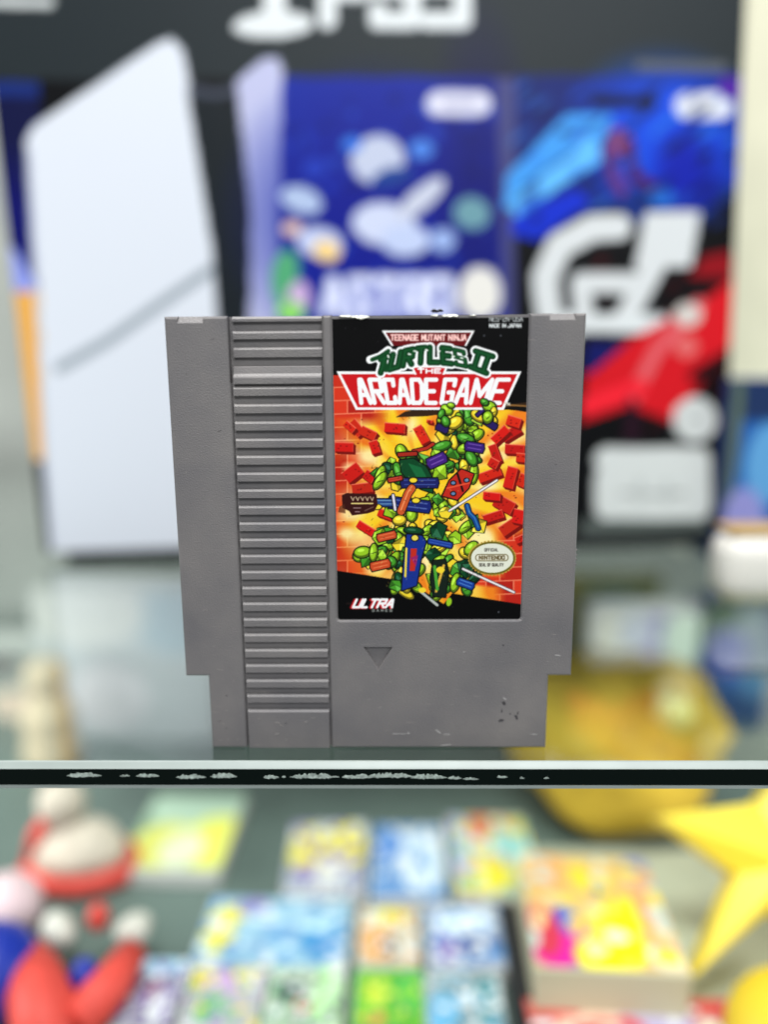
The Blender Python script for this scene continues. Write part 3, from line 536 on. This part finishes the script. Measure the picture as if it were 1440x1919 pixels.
# symbol and name on the top band
WW = (214, 218, 220)
G.ell(512, 46, 76, 25, WW, -.05); G.line([(515, -110), (515, 40)], 44, WW); G.poly([(535, -110), (585, -90), (585, -40), (535, -50)], WW)
write(G, 'PS5', 614, -80, 868, 38, 34, WW, .42); G.line([(-40, 2), (92, 4)], 20, (196, 200, 200))
G.a = 255*(np.clip(G.a, 0, 255)/255)**1.28
box = empty('console_carton', (0, BY, .006), (math.radians(-1.0), math.radians(-1.7), 0))
tag(box, 'large dark printed games console carton with white console picture, standing behind the cartridge', 'carton')
bpy.context.view_layer.update()
BW0, BW1, BH, BD = -.216, .210, .40, .13
cardm = mat_plain('carton_board', (30, 34, 40), .4, .4); bm = bmesh.new(); add_box(bm, BW0, BW1, .0006, BD, .006, BH, .001, 1); from_bm('carton_body', bm, cardm, box)
xf = np.array(box.matrix_world)
ink_grid('front_print', (BW0+.001, 0, .007), (BW1-BW0-.002, 0, 0), (0, 0, BH-.008), 300, 280, G, box, PRINT, xf=xf)
bm = bmesh.new(); add_box(bm, BW0+.01, BW1-.01, .01, BD-.01, -.0045, .0055); from_bm('carton_base', bm, cardm, box)

# cream cabinet post on the right and things near it
bm = bmesh.new(); p = hit(1378, 300, (0, 1, 0), (0, .39, 0)); add_box(bm, p[0], p[0]+.12, .39, .46, 0, .7, .002, 1)
tag(from_bm('cabinet_post', bm, mat_plain('cream_paint', (206, 204, 180), .5, .4, var=.04)), 'tall cream painted post at the right edge behind the big carton', 'post')

def blob_art(base, blobs, k=0, speck=0):
    def f(u, v):
        c = np.tile(np.array(base, float)*.93, (len(u), 1)); r_ = random.Random(k)
        bl = list(blobs)+[(r_.random(), r_.random(), r_.uniform(.02, .08), r_.uniform(.02, .07), r_.choice(speck)) for _ in range(55 if speck else 0)]
        for (x, y, rx, ry, cc) in bl:
            m = np.clip(1.25-np.hypot((u-x)/rx, (v-y)/ry), 0, .25)[:, None]*4; c = c*(1-m)+np.array(cc, float)*m
        return c
    return f
white_board = mat_plain('side_board', (200, 200, 196), .5, .3)
def carton(name, px, py, wpx, hpx, zt, thick, art, label, cat, group=None, rz=0, tilt=0, side=None, mode='flat', n=64, Yp=None):
    """a printed pack: 'flat' lies face up, 'stand' stands facing the viewer; px,py = centre of its face"""
    e = empty(name)
    if mode == 'flat':
        c0_ = hit(px, py, (0, 0, 1), (0, 0, zt)); a = hit(px-wpx/2, py, (0, 0, 1), (0, 0, zt)); b_ = hit(px+wpx/2, py, (0, 0, 1), (0, 0, zt)); f_ = hit(px, py+hpx/2, (0, 0, 1), (0, 0, zt)); g_ = hit(px, py-hpx/2, (0, 0, 1), (0, 0, zt))
        w_ = b_[0]-a[0]; d_ = g_[1]-f_[1]; yc = (g_[1]+f_[1])/2
        e.location = (c0_[0], yc, zt-thick); e.rotation_euler = (tilt, 0, rz)
        bm = bmesh.new(); add_box(bm, -w_/2, w_/2, -d_/2, d_/2, 0, thick-.0004, .0008, 1); from_bm('pack_body', bm, side or white_board, e)
        ink_grid('printed_face', (-w_/2+.0008, -d_/2+.0008, thick), (w_-.0016, 0, 0), (0, d_-.0016, 0), n, n, art, e, PRINT)
    else:
        a = hit(px-wpx/2, py, (0, 1, 0), (0, Yp, 0)); b_ = hit(px+wpx/2, py, (0, 1, 0), (0, Yp, 0)); t_ = hit(px, py-hpx/2, (0, 1, 0), (0, Yp, 0)); l_ = hit(px, py+hpx/2, (0, 1, 0), (0, Yp, 0))
        w_ = b_[0]-a[0]; h_ = t_[2]-l_[2]
        zb = l_[2] if zt is None else zt; h_ = t_[2]-zb
        e.location = ((a[0]+b_[0])/2, Yp, zb); e.rotation_euler = (tilt, 0, rz)
        bm = bmesh.new(); add_box(bm, -w_/2, w_/2, .0005, thick, 0, h_, .0008, 1); from_bm('pack_body', bm, side or white_board, e)
        ink_grid('printed_face', (-w_/2+.0008, 0, .0008), (w_-.0016, 0, 0), (0, 0, h_-.0016), n, n, art, e, PRINT)
    tag(e, label, cat, group); return e
blue_sd = mat_plain('blue_board', (40, 60, 110), .5, .3)
carton('game_box', 1420, 860, 112, 300, 0, .05, blob_art((36, 92, 168), [(.5, .92, 1, .12, (28, 46, 84)), (.7, .55, .35, .2, (86, 146, 196)), (.3, .2, .4, .2, (132, 132, 190)), (.8, .1, .3, .1, (168, 168, 200)), (.05, .8, .12, .4, (80, 96, 80))]), 'blue printed game box standing right of the big carton below the cream post', 'game box', mode='stand', Yp=.225, side=blue_sd)
# white rounded case on the shelf, right
bm = bmesh.new(); q = hit(1410, 1122, (0, 0, 1), (0, 0, 0)); add_box(bm, -.021, .035, -.014, .014, 0, .036, .011, 5)
e = from_bm('plastic_case', bm, mat_plain('white_plastic', (218, 216, 208), .35, .5), smooth=True); e.location = (float(q[0]), float(q[1]), 0)
tag(e, 'small white rounded plastic case on the glass at the right edge', 'case')
bm = bmesh.new(); add_box(bm, -.017, .032, -.01, .012, .0362, .0385, .001, 1); from_bm('lid', bm, mat_plain('tan_lid', (176, 146, 92), .5, .4), e)

# ------------------------------------------------------------------ goods on the case floor
ZF = -.22
cards = 'printed packs laid out on the case floor'
Y1, B1, P1, W1, O1, G1, R1 = (226, 214, 60), (84, 140, 196), (140, 120, 176), (222, 226, 228), (224, 160, 90), (120, 180, 130), (206, 80, 80)
specs = [
 (345, 1560, 190, 150, (150, 180, 150), [(.55, .85, .5, .3, (176, 202, 180)), (.35, .3, .3, .25, (214, 214, 110)), (.85, .35, .3, .3, (222, 224, 100)), (.55, .25, .2, .2, (220, 224, 190))], None, 'mint and yellow pack, furthest left of the packs on the case floor'),
 (612, 1608, 150, 140, (166, 172, 190), [(.3, .6, .28, .3, Y1), (.8, .7, .24, .3, Y1), (.55, .35, .2, .2, (210, 206, 170))], (W1, P1), 'lavender pack with round yellow patches behind the wide pale blue pack'),
 (765, 1615, 140, 145, (120, 156, 206), [(.7, .5, .3, .4, (198, 216, 230)), (.2, .7, .2, .2, (80, 130, 200))], (B1, W1), 'sky blue pack with a pale cloud patch in the back row'),
 (925, 1605, 160, 160, (196, 206, 180), [(.3, .25, .3, .2, Y1), (.4, .85, .12, .15, R1), (.75, .55, .25, .2, (150, 200, 200)), (.1, .6, .15, .4, (170, 180, 214))], (Y1, W1, G1, O1), 'pastel yellow and green pack, rightmost of the back row'),
 (515, 1748, 290, 138, (150, 190, 214), [(.12, .5, .1, .3, Y1), (.25, .8, .08, .12, Y1), (.85, .4, .14, .3, (66, 140, 190)), (.3, .85, .1, .12, P1)], (B1, W1, (120, 150, 190), (190, 220, 230)), 'wide pale blue pack with yellow patches in the middle row'),
 (728, 1755, 118, 112, (214, 200, 170), [(.3, .4, .25, .3, O1), (.5, .85, .3, .14, Y1), (.5, .3, .15, .2, (110, 100, 96))], (O1, W1), 'beige and orange pack between two blue packs in the middle row'),
 (872, 1755, 150, 124, (170, 186, 214), [(.5, .7, .35, .2, (216, 232, 246)), (.6, .3, .3, .2, (84, 100, 150)), (.2, .3, .2, .2, P1)], (W1, B1), 'blue and white pack, right end of the middle row'),
 (285, 1862, 118, 140, (160, 160, 180), [(.5, .9, 1, .12, (160, 196, 220)), (.5, .5, .15, .2, (120, 60, 100)), (.7, .3, .2, .2, W1)], (P1, W1, (90, 70, 120)), 'lavender pack with purple patches at the lower left front'),
 (420, 1868, 150, 130, (190, 184, 196), [(.1, .8, .1, .2, Y1), (.4, .7, .2, .15, (196, 160, 206)), (.3, .3, .15, .2, G1)], (P1, W1, Y1, G1), 'pale lilac pack with green patches in the front row'),
 (570, 1872, 150, 130, (196, 214, 190), [(.85, .5, .2, .6, (180, 226, 160)), (.3, .6, .2, .2, (90, 110, 100)), (.5, .4, .1, .1, R1)], (W1, G1, (110, 120, 120)), 'pale green pack with grey specks in the front row'),
 (728, 1875, 142, 126, (110, 190, 66), [(.3, .5, .15, .2, (196, 214, 70)), (.8, .6, .2, .3, (70, 170, 90)), (.3, .2, .15, .1, O1)], ((130, 210, 60), (80, 170, 80), (200, 220, 90)), 'bright green pack in the front row'),
 (872, 1880, 150, 122, (170, 190, 196), [(.2, .3, .2, .3, (110, 180, 220)), (.8, .5, .15, .4, (80, 140, 146)), (.5, .6, .12, .2, W1)], (W1, (90, 120, 130), (140, 190, 220)), 'teal and white pack, rightmost of the front row'),
]
for k, (px, py, wp, hp, base, bl, spk, lab) in enumerate(specs):
    carton('card_pack', px, py, wp*.97, hp*.95, ZF+.012+.0, .0118, blob_art(base, bl, k, spk or 0), lab, 'card pack', cards, rz=random.uniform(-.03, .03))
# raised bright yellow box with beige front
fbox = carton('toy_box', 1120, 1712, 262, 215, ZF+.045, .0408, blob_art((226, 190, 120), [(.2, .85, .12, .2, O1), (.42, .8, .1, .12, (236, 206, 60)), (.62, .62, .09, .1, (80, 110, 170)), (.93, .85, .1, .2, (120, 120, 170)), (.25, .25, .14, .22, (70, 100, 196)), (.15, .15, .16, .14, (214, 40, 150)), (.1, .3, .1, .2, (200, 60, 80)), (.65, .35, .2, .25, (240, 222, 30)), (.5, .1, .2, .14, (244, 232, 30)), (.9, .5, .1, .25, (220, 160, 110)), (.95, .1, .14, .14, (222, 206, 170))], 5, ((240, 214, 70), (236, 214, 160), (226, 170, 110), (190, 206, 200))), 'thick yellow multicoloured toy box with beige sides on the case floor', 'toy box', rz=-.06, side=mat_plain('beige_board', (196, 190, 162), .6, .3))
bm = bmesh.new(); q = hit(1170, 1905, (0, 0, 1), (0, 0, ZF+.02)); add_box(bm, -.05, .06, -.03, .012, .0042, .02, .002, 2)
e = from_bm('wallet', bm, mat_plain('red_card', (206, 84, 74), .5, .4, var=.25, vscale=60)); e.location = (float(q[0]), float(q[1]), ZF); tag(e, 'flat red pack with pale patches in front of the yellow toy box', 'pack')
ink_grid('printed_face', (-.048, -.028, .0204), (.106, 0, 0), (0, .038, 0), 40, 20, blob_art((204, 90, 80), [(.3, .5, .16, .4, (230, 190, 170)), (.6, .6, .16, .3, (180, 170, 200)), (.85, .3, .1, .3, (224, 214, 190))], 3, (R1, W1)), e, PRINT)
pa = hit(1010, 1930, (0, 0, 1), (0, 0, ZF+.004)); pb = hit(1440, 1590, (0, 0, 1), (0, 0, ZF+.004)); bm = bmesh.new(); add_box(bm, float(pa[0])+.004, float(pb[0]), float(pa[1])-.04, float(pb[1]), ZF, ZF+.004, .001, 1)
tag(from_bm('display_mat', bm, mat_plain('mat_board', (176, 180, 158), .7, .2, var=.08, vscale=20)), 'flat sage beige mat lying under the yellow toy box', 'mat')
# dark divider bar
a = hit(962, 1690, (0, 0, 1), (0, 0, ZF+.02)); b_ = hit(985, 1930, (0, 0, 1), (0, 0, ZF+.02)); bm = bmesh.new()
add_box(bm, -.006, .006, float(b_[1])-.02, float(a[1]), ZF, ZF+.02, .001, 1); e = from_bm('divider_bar', bm, mat_plain('black_divider', (36, 36, 38), .4, .4)); e.location.x = float((a[0]+b_[0])/2); tag(e, 'dark divider bar between the card packs and the yellow toy box', 'divider')
# big yellow plush lump
ym = mat_plain('yellow_plush', (186, 156, 54), .9, .2, bump=.6, bscale=300, var=.3, vscale=22)
q = hit(1150, 1430, (0, 1, 0), (0, .31, 0)); bm = bmesh.new(); X0 = float(q[0])
add_ball(bm, (0, .02, .058), (.082, .07, .058)); add_ball(bm, (-.03, .0, .07), (.045, .05, .05)); add_ball(bm, (.035, .01, .068), (.05, .05, .05)); add_ball(bm, (.0, -.02, .04), (.06, .045, .038))
from mathutils import noise
for v in bm.verts: v.co += Vector((0, 0, 1))*0+v.co.normalized()*.012*noise.noise(v.co*38)+v.co.normalized()*.006*noise.noise(v.co*90)
for v in bm.verts: v.co.z = max(v.co.z, .0005)
e = from_bm('plush_cushion', bm, ym, smooth=True); e.location = (X0, .31, ZF); tag(e, 'large rounded dull yellow plush cushion under the glass at the right', 'cushion')
bm = bmesh.new(); add_ball(bm, (.03, -.035, .098), (.014, .01, .012)); from_bm('pale_patch', bm, mat_plain('pale_plush', (214, 206, 130), .9, .2), e, True)
# yellow five-pointed plastic star leaning in the case
bm = bmesh.new(); pts = []
c0_ = np.array([1465, 1640]); 
for x, y in [(1235, 1530), (1425, 1505), (1500, 1400), (1560, 1520), (1700, 1560), (1580, 1700), (1640, 1900), (1450, 1700), (1302, 1830), (1385, 1640)]:
    h_ = hit(x, y, (0, -.8, .6), (0, .17, -.13)); pts.append(Vector(h_.tolist()))
ctr = sum(pts, Vector())/len(pts); nrm = Vector((0, -.8, .6))
ring = [bm.verts.new(p_) for p_ in pts]; back = [bm.verts.new(p_-nrm*.016) for p_ in pts]; f1 = bm.verts.new(ctr+nrm*.012); b1 = bm.verts.new(ctr-nrm*.026); n = len(pts)
for i in range(n): j = (i+1) % n; bm.faces.new((ring[i], ring[j], f1)); bm.faces.new((back[j], back[i], b1)); bm.faces.new((ring[i], back[i], back[j], ring[j]))
tag(from_bm('toy_star', bm, mat_plain('yellow_plastic', (240, 214, 60), .4, .5)), 'bright yellow pointed star leaning at the lower right', 'toy')
bm = bmesh.new(); q = hit(1490, 1880, (0, 0, 1), (0, 0, ZF+.05)); add_ball(bm, (0, 0, .03), (.03, .03, .03)); e = from_bm('ball', bm, mat_plain('yellow_ball', (232, 200, 50), .5, .4), smooth=True); e.location = (float(q[0])+.002, float(q[1]), ZF); tag(e, 'yellow ball beneath the star in the lower right corner', 'ball')
# cream and red dish with a cream ball, left
cream_m = mat_plain('cream_plastic', (196, 186, 170), .6, .3, var=.12, vscale=60); red_m = mat_plain('red_plastic', (206, 72, 62), .55, .3, var=.15, vscale=60); blue_m = mat_plain('blue_plastic', (20, 44, 150), .4, .5); wht = mat_plain('white_toy', (196, 194, 184), .6, .3, var=.15, vscale=80)
def lathe(bm, prof, n=40, sx=1, sy=1):
    rings = [[bm.verts.new((r*sx*math.cos(i*2*math.pi/n), r*sy*math.sin(i*2*math.pi/n), z)) for i in range(n)] for r, z in prof]
    for a_, b_ in zip(rings[:-1], rings[1:]):
        for i in range(n): bm.faces.new((a_[i], a_[(i+1) % n], b_[(i+1) % n], b_[i]))
    bm.faces.new(rings[0][::-1]); bm.faces.new(rings[-1])
q = hit(140, 1622, (0, 0, 1), (0, 0, ZF+.015)); e = empty('toy_dish', (float(q[0]), float(q[1])+.01, ZF)); e.scale = (.82, .82, .82); tag(e, 'cream domed toy on a red rim, upper left of the case floor', 'toy')
bm = bmesh.new(); lathe(bm, [(.03, 0), (.047, .004), (.05, .012), (.046, .018), (.02, .018)], sy=.7); from_bm('rim', bm, red_m, e, True)
bm = bmesh.new(); lathe(bm, [(.04, .0185), (.036, .03), (.028, .042), (.014, .05), (.001, .052)], sy=.7); from_bm('dome', bm, cream_m, e, True)
bm = bmesh.new(); add_ball(bm, (-.012, .0, .068), (.019, .018, .019)); from_bm('knob', bm, cream_m, e, True)
bm = bmesh.new(); add_tube(bm, [(-.04, -.005, .018), (-.03, -.01, .045), (-.02, -.005, .06)], .006); from_bm('red_strap', bm, red_m, e, True)
# red curved toy with white balls
q = hit(125, 1868, (0, 0, 1), (0, 0, ZF+.02)); e = empty('curved_toy', (float(q[0]), float(q[1]), ZF)); e.scale = (.85, .85, .85); tag(e, 'red curved plastic toy with white knobs at the lower left', 'toy')
bm = bmesh.new(); add_tube(bm, [(-.034, .022, .03), (-.022, .004, .03), (-.004, -.018, .026), (.006, -.04, .02)], [.014, .018, .019, .015]); add_tube(bm, [(.03, .03, .028), (.026, .004, .028), (.014, -.02, .024)], [.01, .013, .014]); from_bm('red_body', bm, red_m, e, True)
for p_, r_ in (((-.026, .048, .03), .013), ((.024, .05, .03), .011), ((-.046, -.018, .014), .012), ((.006, -.056, .014), .012)):
    bm = bmesh.new(); add_ball(bm, p_, (r_*1.15, r_*.8, r_*.8), Matrix.Rotation(p_[0]*30, 3, 'Z').to_euler()); add_ball(bm, (p_[0]+r_*.5, p_[1]-r_*.5, p_[2]+.002), (r_*.6,)*3); from_bm('white_knob', bm, wht, e, True)
bm = bmesh.new(); add_ball(bm, (.008, .008, .03), (.009, .009, .012)); from_bm('blue_button', bm, blue_m, e, True)
bm = bmesh.new(); add_ball(bm, (0, .052, .036), (.007, .007, .01)); from_bm('red_tip', bm, red_m, e, True)
bm = bmesh.new(); add_ball(bm, (0, 0, .026), (.026, .026, .026)); q = hit(-8, 1815, (0, 0, 1), (0, 0, ZF+.03)); e = from_bm('ball', bm, blue_m, smooth=True); e.location = (float(q[0])-.004, float(q[1]), ZF); tag(e, 'deep blue ball at the left edge beside the red toy', 'ball')
bm = bmesh.new(); add_ball(bm, (0, 0, .02), (.02, .02, .02)); q = hit(14, 1700, (0, 0, 1), (0, 0, ZF+.02)); e = from_bm('ball', bm, mat_plain('pink_ball', (214, 188, 192), .5, .4), smooth=True); e.location = (float(q[0]), float(q[1]), ZF); tag(e, 'pale pink ball behind the blue ball at the left edge', 'ball')
# goods further back, seen through the glass
def stand_box(px, py, wp, hp, Yp, base, bl, spk, lab, k, thick=.04, side=None):
    return carton('game_box', px, py, wp, hp, ZF, thick, blob_art(base, bl, k, spk), lab, 'game box', 'boxes standing at the back of the case', mode='stand', Yp=Yp, side=side)
stand_box(1212, 1225, 200, 150, .44, (196, 194, 180), [(.55, .85, .18, .18, (110, 96, 170)), (.2, .7, .2, .3, (222, 222, 206)), (.85, .8, .2, .2, (190, 210, 190)), (.4, .85, .15, .15, (190, 196, 214))], 0, 'off white box with a purple patch seen through the glass at the right', 31)
stand_box(1390, 1235, 150, 200, .45, (50, 74, 110), [(.6, .9, .2, .2, (110, 130, 140)), (.2, .85, .2, .2, (30, 80, 50)), (.8, .5, .2, .3, (70, 100, 120)), (.3, .6, .25, .2, (50, 76, 150))], 0, 'dark blue box seen through the glass at the right edge', 32, side=blue_sd)
stand_box(1130, 1130, 220, 110, .56, (120, 124, 70), [(.6, .4, .35, .4, (86, 120, 136)), (.1, .5, .2, .6, (140, 130, 60))], 0, 'olive and slate blue box behind the off white one', 33)
stand_box(235, 1270, 330, 330, .42, (196, 202, 204), [(.8, .8, .2, .2, (160, 180, 190)), (.4, .3, .2, .2, (214, 210, 214)), (.3, .85, .3, .2, (206, 206, 202))], 0, 'wide pale grey box added for the whitish reflection and haze at the left', 34, .05)  # added pale box, stands in for the white reflection and glass haze
stand_box(0, 1330, 150, 240, .46, (150, 158, 152), [(.7, .2, .3, .2, (214, 190, 170)), (.4, .75, .4, .15, (90, 90, 88))], 0, 'grey green box at the left edge behind the pale grey one', 35)
stand_box(560, 1330, 180, 200, .58, (150, 176, 168), [(.3, .4, .3, .3, (196, 206, 190))], 0, 'pale sea green box directly behind the cartridge', 36)
stand_box(830, 1330, 240, 200, .55, (96, 116, 112), [(.3, .4, .3, .3, (120, 140, 136))], 0, 'slate green box behind the right half of the cartridge', 37)
bm = bmesh.new(); q = hit(95, 1385, (0, 1, 0), (0, .37, 0)); add_ball(bm, (0, 0, .045), (.022, .022, .03)); add_ball(bm, (0, 0, .085), (.017, .017, .017)); lathe(bm, [(.02, 0), (.024, .02), (.016, .05)])
e = from_bm('skittle', bm, mat_plain('peach_wood', (206, 186, 156), .6, .3), smooth=True); e.location = (float(q[0]), .37, ZF); tag(e, 'peach skittle shaped toy under the glass at the far left', 'toy')
